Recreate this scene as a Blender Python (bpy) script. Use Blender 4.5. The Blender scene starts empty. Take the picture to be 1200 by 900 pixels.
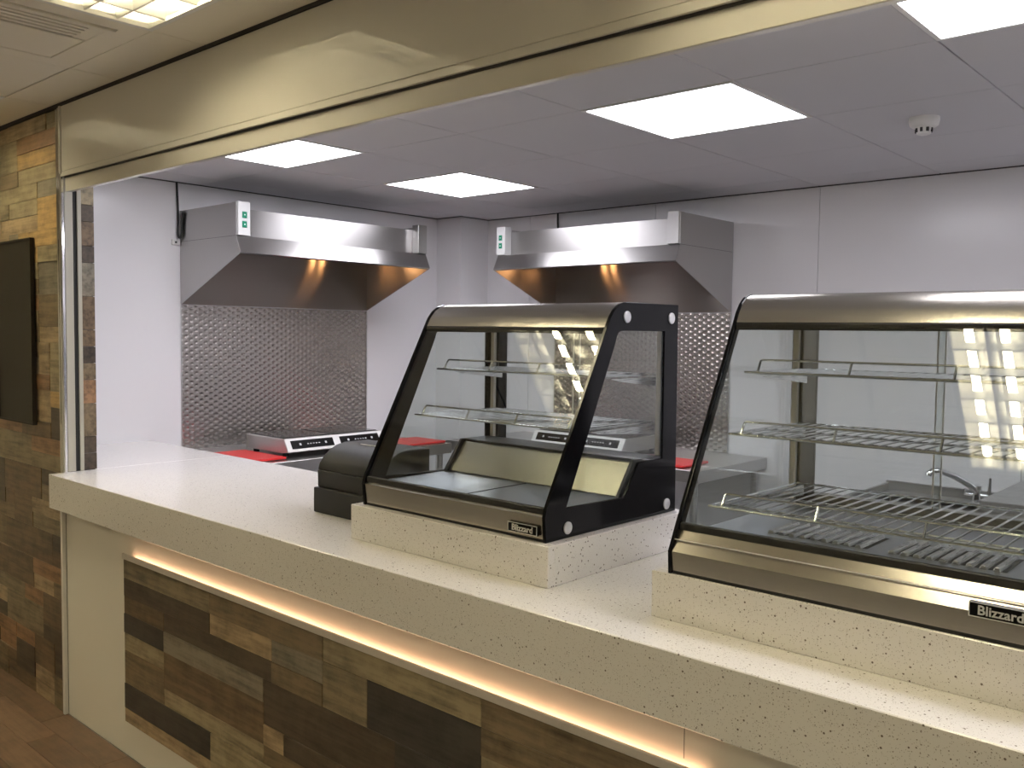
import bpy, bmesh, math, random
from mathutils import Vector, Matrix
random.seed(7)
SC = bpy.context.scene
COL = SC.collection

# ------------------------------------------------------------------ camera
YAW, PITCH, ROLL, FPX = 0.7315980, 0.0561753, -0.0130434, 1053.05
CAM = Vector((0, 0, 1.62))
fw = Vector((-math.sin(YAW)*math.cos(PITCH), math.cos(YAW)*math.cos(PITCH), -math.sin(PITCH)))
rt = Vector((math.cos(YAW), math.sin(YAW), 0)); dn = fw.cross(rt)
rt2 = rt*math.cos(ROLL) + dn*math.sin(ROLL); dn2 = -rt*math.sin(ROLL) + dn*math.cos(ROLL)
cd = bpy.data.cameras.new('camera'); cam = bpy.data.objects.new('camera', cd); COL.objects.link(cam)
cam.matrix_world = Matrix(((rt2.x, -dn2.x, -fw.x, CAM.x), (rt2.y, -dn2.y, -fw.y, CAM.y), (rt2.z, -dn2.z, -fw.z, CAM.z), (0, 0, 0, 1)))
cd.sensor_width = 36; cd.lens = FPX/1200*36; cd.clip_start = .02
SC.camera = cam

# ------------------------------------------------------------------ world, exposure, light strengths
w = bpy.data.worlds.new('world'); SC.world = w; w.use_nodes = True
w.node_tree.nodes['Background'].inputs[0].default_value = (.9, .85, .75, 1)
w.node_tree.nodes['Background'].inputs[1].default_value = .05
SC.view_settings.view_transform = 'Standard'; SC.view_settings.look = 'None'
SC.view_settings.gamma = 1; SC.view_settings.use_curve_mapping = False
SC.view_settings.exposure = 0
KITCHEN_PANEL = 14.5        # kitchen LED panels
DINING_TUBE = 86.0         # dining fluorescent tubes
LED_STRIP = 4.8            # strip under the counter edge
HOOD_LAMP = 48.0

# ------------------------------------------------------------------ materials
def mat(name, col=(.8, .8, .8), rough=.5, metal=0., spec=.5, coat=0., emis=None, es=0.):
    m = bpy.data.materials.new(name); m.use_nodes = True
    b = m.node_tree.nodes['Principled BSDF']
    b.inputs['Base Color'].default_value = (*col, 1); b.inputs['Roughness'].default_value = rough
    b.inputs['Metallic'].default_value = metal; b.inputs['Specular IOR Level'].default_value = spec
    b.inputs['Coat Weight'].default_value = coat; b.inputs['Coat Roughness'].default_value = .08
    if emis:
        b.inputs['Emission Color'].default_value = (*emis, 1); b.inputs['Emission Strength'].default_value = es
    return m
def nd(m, t, **kw):
    n = m.node_tree.nodes.new(t)
    for k, v in kw.items(): setattr(n, k, v)
    return n
def lk(m, a, b): m.node_tree.links.new(a, b)
def bsdf(m): return m.node_tree.nodes['Principled BSDF']
def coords(m, scale=(1, 1, 1)):
    g = nd(m, 'ShaderNodeNewGeometry'); mp = nd(m, 'ShaderNodeMapping'); mp.inputs['Scale'].default_value = scale
    lk(m, g.outputs['Position'], mp.inputs['Vector']); return mp.outputs['Vector']
def noise(m, vec, scale, detail=4, rough=.55):
    n = nd(m, 'ShaderNodeTexNoise'); n.inputs['Scale'].default_value = scale
    n.inputs['Detail'].default_value = detail; n.inputs['Roughness'].default_value = rough
    lk(m, vec, n.inputs['Vector']); return n.outputs['Fac']
def ramp(m, fac, stops):
    r = nd(m, 'ShaderNodeValToRGB'); e = r.color_ramp.elements
    while len(e) < len(stops): e.new(.5)
    for i, (p, c) in enumerate(stops): e[i].position = p; e[i].color = (*c, 1)
    lk(m, fac, r.inputs['Fac']); return r.outputs['Color']
def bump(m, h, strength, dist=.01):
    b = nd(m, 'ShaderNodeBump'); b.inputs['Strength'].default_value = strength; b.inputs['Distance'].default_value = dist
    lk(m, h, b.inputs['Height']); lk(m, b.outputs['Normal'], bsdf(m).inputs['Normal'])

def steel(name, col=(.62, .61, .60), rough=.28, scale=(3, 3, 160), amt=.14, bmp=.06, aniso=0):
    m = mat(name, col, rough, 1.)
    f = noise(m, coords(m, scale), 6, 3)
    mr = nd(m, 'ShaderNodeMapRange'); mr.inputs['To Min'].default_value = rough-amt/2; mr.inputs['To Max'].default_value = rough+amt/2
    lk(m, f, mr.inputs['Value']); lk(m, mr.outputs['Result'], bsdf(m).inputs['Roughness'])
    if aniso:
        t = nd(m, 'ShaderNodeCombineXYZ'); t.inputs[2].default_value = 1
        lk(m, t.outputs[0], bsdf(m).inputs['Tangent']); bsdf(m).inputs['Anisotropic'].default_value = aniso
    else: bump(m, f, bmp, .002)
    return m
def speckled(name):
    m = mat(name, (.8, .78, .75), .22, coat=.3)
    v = coords(m)
    cols = None
    layers = ((95, .19, .77, (.16, .13, .11)), (170, .20, .62, (.30, .26, .23)), (330, .26, .55, (.50, .46, .42)))
    prev = (.83, .805, .775)
    last = None
    for sc, rad, thr, c in layers:
        vo = nd(m, 'ShaderNodeTexVoronoi'); vo.inputs['Scale'].default_value = sc; lk(m, v, vo.inputs['Vector'])
        a = nd(m, 'ShaderNodeMath', operation='LESS_THAN'); a.inputs[1].default_value = rad; lk(m, vo.outputs['Distance'], a.inputs[0])
        sp = nd(m, 'ShaderNodeSeparateColor'); lk(m, vo.outputs['Color'], sp.inputs[0])
        g = nd(m, 'ShaderNodeMath', operation='GREATER_THAN'); g.inputs[1].default_value = thr; lk(m, sp.outputs[0], g.inputs[0])
        mu = nd(m, 'ShaderNodeMath', operation='MULTIPLY'); lk(m, a.outputs[0], mu.inputs[0]); lk(m, g.outputs[0], mu.inputs[1])
        mx = nd(m, 'ShaderNodeMix', data_type='RGBA'); lk(m, mu.outputs[0], mx.inputs['Factor'])
        if last is None: mx.inputs[6].default_value = (*prev, 1)
        else: lk(m, last, mx.inputs[6])
        mx.inputs[7].default_value = (*c, 1); last = mx.outputs[2]
    lk(m, last, bsdf(m).inputs['Base Color']); return m
def wood(name, c, axis='x', rough=.42, var=.45):
    m = mat(name, c, rough)
    s = (2.2, 30, 30) if axis == 'x' else (30, 2.2, 30)
    oi = nd(m, 'ShaderNodeObjectInfo'); g = nd(m, 'ShaderNodeNewGeometry')
    off = nd(m, 'ShaderNodeVectorMath', operation='MULTIPLY_ADD')
    lk(m, oi.outputs['Random'], off.inputs[0]); off.inputs[1].default_value = (13, 29, 17); lk(m, g.outputs['Position'], off.inputs[2])
    mp = nd(m, 'ShaderNodeMapping'); mp.inputs['Scale'].default_value = s; lk(m, off.outputs[0], mp.inputs['Vector'])
    f = noise(m, mp.outputs['Vector'], 1.6, 6, .65)
    f2 = noise(m, off.outputs[0], 11, 6, .68)
    ad = nd(m, 'ShaderNodeMath', operation='MULTIPLY_ADD'); lk(m, f2, ad.inputs[0]); ad.inputs[1].default_value = .75; lk(m, f, ad.inputs[2])
    dk = tuple(x*(1-var) for x in c); lt = tuple(min(1, x*(1+var*.7)) for x in c)
    lk(m, ramp(m, ad.outputs[0], ((.62, dk), (.84, c), (1.02, lt))), bsdf(m).inputs['Base Color'])
    bump(m, f, .25, .003); return m
def thin_glass(name, tint=(.93, .95, .94), ior=1.5, boost=1.0):
    m = bpy.data.materials.new(name); m.use_nodes = True; nt = m.node_tree
    nt.nodes.remove(nt.nodes['Principled BSDF'])
    t = nd(m, 'ShaderNodeBsdfTransparent'); t.inputs[0].default_value = (*tint, 1)
    g = nd(m, 'ShaderNodeBsdfGlossy'); g.inputs['Roughness'].default_value = .0
    f = nd(m, 'ShaderNodeFresnel'); ge = nd(m, 'ShaderNodeNewGeometry')
    mr = nd(m, 'ShaderNodeMapRange'); mr.inputs['To Min'].default_value = ior; mr.inputs['To Max'].default_value = 1/ior   # unbent rays: same reflectance on both faces
    lk(m, ge.outputs['Backfacing'], mr.inputs['Value']); lk(m, mr.outputs['Result'], f.inputs['IOR'])
    x = nd(m, 'ShaderNodeMixShader'); lk(m, f.outputs[0], x.inputs[0]); lk(m, t.outputs[0], x.inputs[1]); lk(m, g.outputs[0], x.inputs[2])
    lk(m, x.outputs[0], nt.nodes['Material Output'].inputs[0]); return m
def emit(name, col, s):
    m = mat(name, (.9, .9, .9), .5, emis=col, es=s); return m

M = {}
M['pvc'] = mat('white_pvc_cladding', (.80, .79, .80), .22)
bump(M['pvc'], noise(M['pvc'], coords(M['pvc']), 2.5, 2), .03, .02)
M['cream'] = mat('cream_gloss_laminate', (.74, .71, .64), .30, coat=.8)
bsdf(M['cream']).inputs['Coat Roughness'].default_value = .045
bump(M['cream'], noise(M['cream'], coords(M['cream']), 3.5, 2), .015, .02)
M['rail'] = mat('dimmed_cream_rail', (.44, .42, .35), .45)  # cream darkened in its colour to dim the kitchen light on the rail
bump(M['rail'], noise(M['rail'], coords(M['rail']), 40, 2), .02, .002)
M['frame_white'] = mat('white_laminate_board', (.90, .87, .79), .35)
bump(M['frame_white'], noise(M['frame_white'], coords(M['frame_white']), 30, 2), .02, .004)
M['plaster'] = mat('painted_plaster', (.78, .74, .66), .7)
bump(M['plaster'], noise(M['plaster'], coords(M['plaster']), 60, 3), .1, .003)
M['tile'] = mat('mineral_fibre_tile', (.60, .59, .61), .85)
bump(M['tile'], noise(M['tile'], coords(M['tile']), 240, 3), .25, .002)
M['tile_d'] = mat('mineral_fibre_tile_aged', (.78, .73, .62), .85)
bump(M['tile_d'], noise(M['tile_d'], coords(M['tile_d']), 240, 3), .25, .002)
M['grid'] = mat('grey_ceiling_grid', (.24, .235, .24), .6)
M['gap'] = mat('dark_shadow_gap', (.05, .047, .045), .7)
M['quartz'] = speckled('speckled_quartz')
M['steel'] = steel('brushed_steel')
M['steel_h'] = steel('brushed_hood_steel', (.49, .48, .47), .30, (3, 3, 200), .015, aniso=.8)
M['steel_v'] = steel('dark_hood_steel', (.38, .35, .32), .30, (2, 2, 260), .015, aniso=.95)
M['quilt'] = steel('quilted_steel', (.52, .49, .46), .26, (30, 30, 30), .06)
M['steel_t'] = steel('worktop_steel', (.55, .54, .53), .33, (60, 60, 4), .14)
M['bronze'] = steel('satin_case_steel', (.43, .405, .36), .24, (2, 120, 160), .12)
M['bronze_dark'] = steel('dark_olive_post', (.15, .135, .10), .22, (90, 90, 2), .08)
M['chrome'] = mat('polished_chrome', (.82, .82, .83), .09, 1.)
bump(M['chrome'], noise(M['chrome'], coords(M['chrome']), 40, 2), .02, .002)
M['wire'] = mat('chromed_wire', (.74, .75, .75), .16, 1.)
bump(M['wire'], noise(M['wire'], coords(M['wire']), 90, 2), .03, .002)
M['alu'] = mat('anodised_aluminium', (.72, .68, .63), .35, .3)
bump(M['alu'], noise(M['alu'], coords(M['alu'], (4, 4, 80)), 8, 2), .05, .002)
M['black'] = mat('gloss_black_enamel', (.005, .005, .006), .12, spec=.18)
bump(M['black'], noise(M['black'], coords(M['black']), 20, 2), .02, .003)
M['rubber'] = mat('black_rubber', (.015, .015, .014), .55)
bump(M['rubber'], noise(M['rubber'], coords(M['rubber']), 300, 2), .1, .001)
M['plastic'] = mat('charcoal_plastic', (.017, .017, .016), .55, spec=.3)
bump(M['plastic'], noise(M['plastic'], coords(M['plastic']), 500, 2), .12, .001)
M['cap'] = mat('brushed_cap', (.78, .78, .78), .3, .6)
M['white'] = mat('white_plastic', (.78, .77, .74), .4)
bump(M['white'], noise(M['white'], coords(M['white']), 200, 2), .03, .001)
M['green'] = mat('green_switch', (.0, .16, .085), .35)
M['box_grey'] = mat('pale_grey_enamel', (.52, .52, .51), .35)
bump(M['box_grey'], noise(M['box_grey'], coords(M['box_grey']), 100, 2), .03, .001)
M['red'] = mat('red_chopping_board', (.62, .022, .022), .4)
bump(M['red'], noise(M['red'], coords(M['red']), 350, 2), .1, .001)
M['ceran'] = mat('black_ceramic_glass', (.012, .012, .013), .07)
M['panel_dark'] = mat('black_control_panel', (.01, .01, .01), .2)
M['print'] = mat('grey_print', (.5, .5, .5), .5)
M['board'] = mat('dark_brown_board', (.020, .016, .011), .5, spec=.25)
bump(M['board'], noise(M['board'], coords(M['board'], (20, 20, 2)), 6, 3), .06, .002)
M['glass'] = thin_glass('clear_display_glass')
M['silver_print'] = mat('silver_lettering', (.75, .75, .74), .3, .4)
M['kit_light'] = emit('cool_led_diffuser', (1.0, .985, 1.07), KITCHEN_PANEL)
M['tube'] = emit('warm_fluorescent_tube', (1.0, .88, .59), DINING_TUBE)
M['led'] = emit('warm_led_strip', (1.0, .56, .33), LED_STRIP)
M['lamp'] = emit('hood_halogen_bulb', (1.0, .48, .18), HOOD_LAMP)
M['louvre'] = mat('satin_louvre', (.74, .73, .70), .32, .9)
bump(M['louvre'], noise(M['louvre'], coords(M['louvre']), 300, 2), .01, .001)
M['light_body'] = mat('white_enamel_housing', (.75, .74, .70), .35)
M['duct'] = steel('case_duct_steel', (.47, .45, .39), .30, (120, 3, 3), .12)
M['deck'] = steel('case_deck_steel', (.52, .54, .57), .30, (120, 3, 3), .12)
M['deep'] = mat('kitchen_floor_vinyl', (.22, .21, .2), .5)
bump(M['deep'], noise(M['deep'], coords(M['deep']), 90, 3), .1, .002)
TONES = {'tan': (.43, .32, .19), 'olive': (.25, .20, .12), 'oliveL': (.34, .28, .17), 'brown': (.17, .115, .065),
         'dark': (.085, .062, .042), 'black': (.05, .044, .038), 'grey': (.24, .21, .155), 'rust': (.33, .19, .10),
         'honey': (.50, .33, .14), 'mid': (.21, .155, .09)}
for k, c in TONES.items(): M['w_'+k] = wood('wood_'+k, tuple(v*.74 for v in c), var=.6)
FLOORC = [(.135, .083, .050), (.160, .101, .063), (.116, .073, .045), (.178, .113, .071)]
for i, c in enumerate(FLOORC): M['f%d' % i] = wood('floor_wood_%d' % i, c, 'x', .38, .3)

# ------------------------------------------------------------------ builders
WL = {}      # world offset of every parent
class MB:
    def __init__(s): s.v = []; s.f = []
    def add(s, vs, fs):
        o = len(s.v); s.v += [tuple(v) for v in vs]; s.f += [tuple(i+o for i in f) for f in fs]; return s
    def box(s, x0, x1, y0, y1, z0, z1):
        return s.add([(x, y, z) for x in (x0, x1) for y in (y0, y1) for z in (z0, z1)],
                     [(0, 1, 3, 2), (4, 6, 7, 5), (0, 4, 5, 1), (2, 3, 7, 6), (0, 2, 6, 4), (1, 5, 7, 3)])
    def prism(s, pts, axis, a, b):
        """polygon pts extruded along axis ('x': pts=(y,z), 'y': pts=(x,z), 'z': pts=(x,y))"""
        def P(p, t): return {'x': (t, p[0], p[1]), 'y': (p[0], t, p[1]), 'z': (p[0], p[1], t)}[axis]
        n = len(pts); vs = [P(p, a) for p in pts] + [P(p, b) for p in pts]
        fs = [tuple(range(n)), tuple(range(2*n-1, n-1, -1))] + [(i, i+n, (i+1) % n+n, (i+1) % n) for i in range(n)]
        return s.add(vs, fs)
    def ring(s, outer, inner, axis, a, b):
        """plate with a hole: outer and inner loops of the same length"""
        def P(p, t): return {'x': (t, p[0], p[1]), 'y': (p[0], t, p[1]), 'z': (p[0], p[1], t)}[axis]
        n = len(outer); vs = []
        for t in (a, b): vs += [P(p, t) for p in outer] + [P(p, t) for p in inner]
        fs = []
        for i in range(n):
            j = (i+1) % n
            fs += [(i, j, n+j, n+i), (2*n+i, 3*n+i, 3*n+j, 2*n+j), (i, 2*n+i, 2*n+j, j), (n+i, n+j, 3*n+j, 3*n+i)]
        return s.add(vs, fs)
    def strip(s, pts, th, axis, a, b):
        """open profile line given a thickness, extruded"""
        L = []
        for i, p in enumerate(pts):
            q0 = Vector(pts[max(i-1, 0)]); q1 = Vector(pts[min(i+1, len(pts)-1)]); d = (q1-q0).normalized()
            L.append((p[0]-d[1]*th, p[1]+d[0]*th))
        return s.prism_strip(pts, L, axis, a, b)
    def prism_strip(s, A, B, axis, a, b):
        def P(p, t): return {'x': (t, p[0], p[1]), 'y': (p[0], t, p[1]), 'z': (p[0], p[1], t)}[axis]
        n = len(A); vs = [P(p, a) for p in A]+[P(p, a) for p in B]+[P(p, b) for p in A]+[P(p, b) for p in B]; fs = []
        for i in range(n-1):
            fs += [(i, i+1, n+i+1, n+i), (2*n+i, 3*n+i, 3*n+i+1, 2*n+i+1), (i, 2*n+i, 2*n+i+1, i+1), (n+i, n+i+1, 3*n+i+1, 3*n+i)]
        fs += [(0, n, 3*n, 2*n), (n-1, 3*n-1, 4*n-1, 2*n-1)]
        return s.add(vs, fs)
    def tube(s, path, r, n=6):
        path = [Vector(p) for p in path]; k = len(path); vs = []
        ref = None
        for i, p in enumerate(path):
            d = (path[min(i+1, k-1)]-path[max(i-1, 0)]).normalized()
            if ref is None: ref = d.orthogonal().normalized()
            u = (ref - d*ref.dot(d)).normalized(); ref = u; v = d.cross(u)
            rr = r[i] if isinstance(r, (list, tuple)) else r
            vs += [p+u*(rr*math.cos(2*math.pi*j/n))+v*(rr*math.sin(2*math.pi*j/n)) for j in range(n)]
        fs = [(i*n+j, i*n+(j+1) % n, (i+1)*n+(j+1) % n, (i+1)*n+j) for i in range(k-1) for j in range(n)]
        fs += [tuple(range(n-1, -1, -1)), tuple(range((k-1)*n, k*n))]
        return s.add(vs, fs)
    def lathe(s, prof, c, n=24, axis='z'):
        """prof: (radius, height) list; c: centre"""
        vs = []
        for r, h in prof:
            for j in range(n):
                a = 2*math.pi*j/n; p = (r*math.cos(a), r*math.sin(a), h)
                if axis == 'x': p = (h, r*math.cos(a), r*math.sin(a))
                if axis == 'y': p = (r*math.cos(a), h, r*math.sin(a))
                vs.append((c[0]+p[0], c[1]+p[1], c[2]+p[2]))
        k = len(prof); fs = [(i*n+j, i*n+(j+1) % n, (i+1)*n+(j+1) % n, (i+1)*n+j) for i in range(k-1) for j in range(n)]
        fs += [tuple(range(n-1, -1, -1)), tuple(range((k-1)*n, k*n))]
        return s.add(vs, fs)
    def build(s, name, m, parent=None, bevel=0, smooth=False, seg=1):
        o = WL.get(parent.name, Vector()) if parent else Vector()
        me = bpy.data.meshes.new(name); me.from_pydata([Vector(v)-o for v in s.v], [], s.f)
        bm = bmesh.new(); bm.from_mesh(me); bmesh.ops.recalc_face_normals(bm, faces=bm.faces)
        if bevel:
            es = [e for e in bm.edges if len(e.link_faces) == 2 and e.calc_face_angle(0) > .5]
            bmesh.ops.bevel(bm, geom=es, offset=bevel, segments=seg, affect='EDGES', profile=.5, clamp_overlap=True)
        bm.to_mesh(me); bm.free()
        me.materials.append(M[m] if isinstance(m, str) else m)
        if smooth:
            for p in me.polygons: p.use_smooth = True
            me.set_sharp_from_angle(angle=math.radians(40))
        ob = bpy.data.objects.new(name, me); COL.objects.link(ob)
        if parent: ob.parent = parent; WL[ob.name] = o
        else: WL[ob.name] = Vector()
        return ob
def tag(o, label=None, cat=None, group=None, kind=None):
    if label: o['label'] = label
    if cat: o['category'] = cat
    if group: o['group'] = group
    if kind: o['kind'] = kind
    return o
def thing(name, label, cat, loc, group=None, kind=None):
    e = bpy.data.objects.new(name, None); e.empty_display_size = .1; COL.objects.link(e); e.location = loc
    WL[e.name] = Vector(loc); return tag(e, label, cat, group, kind)
def bx(name, m, parent, x0, x1, y0, y1, z0, z1, bevel=0, **k):
    return MB().box(x0, x1, y0, y1, z0, z1).build(name, m, parent, bevel, **k)
def arc(c, r, a0, a1, n):
    return [(c[0]+r*math.cos(math.radians(a0+(a1-a0)*i/n)), c[1]+r*math.sin(math.radians(a0+(a1-a0)*i/n))) for i in range(n+1)]

# ------------------------------------------------------------------ main dimensions
ZK, ZD = 2.415, 2.515                 # kitchen and dining ceilings
XL, YB = -4.65, 4.64                  # kitchen left and back walls
YW = 1.515                            # dining face of the partition
XJ = -3.85                            # left jamb of the opening
XR = 1.0                              # right jamb
ZT = 1.02                             # countertop

# ------------------------------------------------------------------ setting
fl = tag(bx('floor', 'deep', None, -7, 3, -4, 4.9, -.12, -.004), 'dark floor under the serving counter and the dining side', 'floor', kind='structure')
yy = 1.512; row = 0
while yy > .2:
    wdt = .11; x = -5.6 + random.random()*.5
    while x < -1.6:
        ln = random.choice((.55, .8, 1.05)); x1 = min(x+ln, -1.6)
        if x1-x > .1:
            bx('floorboard', 'f%d' % random.randrange(4), fl, x+.0008, x1-.0008, yy-wdt+.0008, yy-.0008, -.004, 0, .0008)
        x = x1
    yy -= wdt; row += 1
wl = tag(bx('wall_left', 'pvc', None, XL-.15, XL, 1.65, 4.9, 0, 2.9), 'white panelled kitchen wall behind the left extraction hood', 'wall', kind='structure')
wb = tag(bx('wall_back', 'gap', None, XL-.15, 1.8, YB+.006, YB+.15, 0, 2.9), 'white panelled kitchen back wall behind the right extraction hood', 'wall', kind='structure')
xs = [XL, -4.02, -3.02, -2.0, -1.0, 0.0, 1.0, 1.6]
for a, b in zip(xs, xs[1:]):
    bx('cladding_panel', 'pvc', wb, a+.0012, b-.0012, YB, YB+.008, 0, 2.9, .001)
tag(bx('wall_corner', 'pvc', None, XL, -4.41, 4.37, YB, 0, ZK+.02), 'white boxed-in corner between the two extraction hoods', 'wall', kind='structure')
tag(bx('wall_right', 'pvc', None, 1.6, 1.75, 1.65, 4.9, 0, 2.9), 'white kitchen side wall far to the right', 'wall', kind='structure')
wf = tag(bx('wall_front', 'gap', None, -7, XJ-.012, YW+.004, 1.648, 0, 2.9), 'partition wall clad with mixed wood planks left of the counter', 'wall', kind='structure')
tag(bx('wall_front_right', 'plaster', None, XR, 3, YW, 1.65, 0, 2.9), 'painted partition wall right of the counter opening', 'wall', kind='structure')
tag(bx('wall_front_top', 'plaster', None, -7, 3, 1.60, 1.65, 2.34, 2.9), 'partition above the counter opening behind the shutter housing', 'wall', kind='structure')
tag(bx('wall_dining_left', 'plaster', None, -7.1, -7, -4, 1.65, 0, 2.9), 'painted end wall of the dining side', 'wall', kind='structure')
tag(bx('wall_dining_right', 'plaster', None, 3, 3.1, -4, 1.65, 0, 2.9), 'painted right wall of the dining side', 'wall', kind='structure')
tag(bx('wall_dining_rear', 'plaster', None, -7.1, 3.1, -4.1, -4, 0, 2.9), 'painted rear wall of the dining side', 'wall', kind='structure')

# random wood cladding: unit cells filled with rectangles
def clad(x0, x1, z0, z1, uh, uw, emit_rect, rng, maxw=5):
    nr = round((z1-z0)/uh); uh = (z1-z0)/nr; ncol = round((x1-x0)/uw); uw = (x1-x0)/ncol
    occ = [[False]*ncol for _ in range(nr)]
    for r in range(nr):
        for c in range(ncol):
            if occ[r][c]: continue
            wd = rng.choice((1, 2, 2, 3, 3, 4, maxw)); ht = rng.choice((1, 1, 2)) if wd > 1 else 1
            k = 0
            while k < wd and c+k < ncol and not occ[r][c+k]: k += 1
            wd = k
            if r+ht > nr or any(occ[r+1][c+i] for i in range(wd) if ht == 2): ht = 1
            for i in range(wd):
                for j in range(ht): occ[r+j][c+i] = True
            emit_rect(x0+c*uw, x0+(c+wd)*uw, z0+r*uh, z0+(r+ht)*uh)
rng = random.Random(21)
def wall_plank(a, b, c, d):
    if a >= b: return
    if (c+d)/2 > 1.25: t = rng.choice(('honey', 'tan', 'honey', 'oliveL', 'tan', 'rust', 'grey', 'mid', 'oliveL'))  # random wood tones, lighter up high to paint in the ceiling light
    else: t = rng.choice(('brown', 'dark', 'mid', 'olive', 'mid', 'brown', 'tan', 'rust', 'dark', 'olive'))
    dy = rng.choice((0, .002, .004))
    bx('plank', 'w_'+t, wf, a+.0004, b-.0004, YW-.006-dy, YW+.006, c+.0004, d-.0004, .0008)
clad(-5.45, -3.8545, 0.0, ZD-.012, .0675, .105, wall_plank, rng)
bx('plank_backing', 'w_mid', wf, -7, -5.45, YW-.004, YW+.006, 0, 2.5)
# wood on the reveal of the left jamb
z = ZT+.002
while z < 2.34:
    h = rng.choice((.07, .1, .14, .07)); z1 = min(z+h, 2.34)
    bx('plank', 'w_'+rng.choice(('mid', 'grey', 'rust', 'brown', 'oliveL', 'dark')), wf, XJ-.014, XJ-.002-rng.random()*.003, 1.598, 1.652, z+.0008, z1-.0008, .001)
    z = z1

# corner trim, shutter guide
tag(MB().prism([(-3.853, 1.512), (-3.853, 1.502), (-3.838, 1.502), (-3.826, 1.497), (-3.812, 1.497), (-3.806, 1.503), (-3.806, 1.512)], 'z', ZT+.001, 2.50).build('trim_1', 'chrome', smooth=True),
    'polished chrome corner trim up the left edge of the opening', 'trim', kind='structure')
tag(bx('trim_2', 'white', None, -3.8525, -3.836, 1.497, 1.5145, 0.001, .878, .002), 'thin white strip between counter front and wood-clad wall', 'trim', kind='structure')
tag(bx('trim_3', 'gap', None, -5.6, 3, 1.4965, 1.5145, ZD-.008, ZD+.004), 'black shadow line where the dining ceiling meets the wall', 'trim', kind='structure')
sh = thing('roller_shutter', 'cream roller shutter housing and guide rail spanning the counter opening', 'shutter', (-1.4, 1.55, ZT))
bx('fascia_panel', 'cream', sh, -3.803, XR+.05, 1.500, 1.520, 2.247, ZD-.010, .002)
bx('edge_trim', 'cream', sh, -3.806, -3.792, 1.494, 1.520, 2.236, ZD-.010, .002)
bx('track', 'cream', sh, -3.803, XR+.05, 1.499, 1.508, 2.2265, 2.2465, .0015)
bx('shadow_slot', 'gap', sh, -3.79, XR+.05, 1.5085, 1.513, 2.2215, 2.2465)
bx('lower_panel', 'cream', sh, -3.795, XR, 1.5135, 1.535, 2.167, 2.2465, .002)
bx('housing_base', 'cream', sh, -3.835, XR, 1.5355, 1.650, 2.235, 2.245)
g = bx('guide_rail', 'rail', sh, XJ-.012, XJ+.004, 1.531, 1.563, ZT+.001, 2.34, .002)
bx('brush_slot', 'rubber', g, XJ-.012, XJ-.004, 1.563, 1.581, ZT+.001, 2.34)
bx('rail_lip', 'rail', g, XJ-.012, XJ+.003, 1.581, 1.597, ZT+.001, 2.34, .001)
bx('rail_shadow', 'gap', g, XJ-.012, XJ-.003, 1.513, 1.531, ZT+.001, 2.34)

# ceilings
def ceiling(name, label, x0, x1, y0, y1, z, xn, yn, tm, skip, gapw=.004, up=.012):
    c = tag(bx(name, 'grid', None, x0, x1, y0, y1, z+up, z+up+.03), label, 'ceiling', kind='structure')
    cache = {}
    for a, b in zip(xn, xn[1:]):
        for p, q in zip(yn, yn[1:]):
            if skip(a, b, p, q): continue
            key = (round(b-a, 3), round(q-p, 3))
            if key not in cache:
                t = MB().box(gapw/2, b-a-gapw/2, gapw/2, q-p-gapw/2, 0, .012).build('ceiling_tile', tm, c, .0015); cache[key] = t.data
            else:
                t = bpy.data.objects.new('ceiling_tile', cache[key]); COL.objects.link(t); t.parent = c
            t.location = (a, p, z)
    return c
KX = [XL+.012] + [-4.4+.6*i for i in range(10)] + [1.588]
KY = [1.66, 1.975, 2.57, 3.165, 3.76, 4.355, YB-.012]
PANELS = [(-3.8, 1.975), (-3.8, 3.165), (-2.0, 2.57), (-.8, 1.975), (.4, 3.165), (.4, 1.975)]  # last panel is unseen, added to brighten the counter and right wall
ceiling('ceiling_kitchen', 'grey tiled suspended ceiling above the kitchen', XL, 1.6, 1.65, YB, ZK, KX, KY, 'tile',
        lambda a, b, p, q: any(abs(a-px) < .02 and abs(p-py) < .02 for px, py in PANELS))
DX = [-6.98] + [-6.86+.6*i for i in range(17)] + [2.98]
DY = [-3.98] + [-3.48+.6*i for i in range(9)] + [1.496]
TROFF = [(-4.46, .72), (-2.66, .72), (-.86, .72), (-6.26, .72), (.94, .72)] + [(x, y) for y in (-1.08, -2.88) for x in (-6.26, -4.46, -2.66, -.86, .94)]  # unseen row ends and rear rows are added to light vertical faces
VENT = (-3.26, .72)
ceiling('ceiling_dining', 'beige tiled suspended ceiling over the dining side', -7, 3, -4, YW, ZD, DX, DY, 'tile_d',
        lambda a, b, p, q: any(abs(a-px) < .02 and abs(p-py) < .02 for px, py in TROFF+[VENT]), up=.125)

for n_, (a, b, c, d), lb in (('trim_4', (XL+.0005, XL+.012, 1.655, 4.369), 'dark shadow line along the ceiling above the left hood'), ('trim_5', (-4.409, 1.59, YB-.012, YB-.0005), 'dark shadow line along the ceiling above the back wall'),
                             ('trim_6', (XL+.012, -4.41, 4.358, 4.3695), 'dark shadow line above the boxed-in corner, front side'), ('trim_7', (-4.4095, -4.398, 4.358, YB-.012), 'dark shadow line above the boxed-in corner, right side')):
    tag(bx(n_, 'gap', None, a, b, c, d, ZK-.004, ZK+.006), lb, 'trim', kind='structure')
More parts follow.
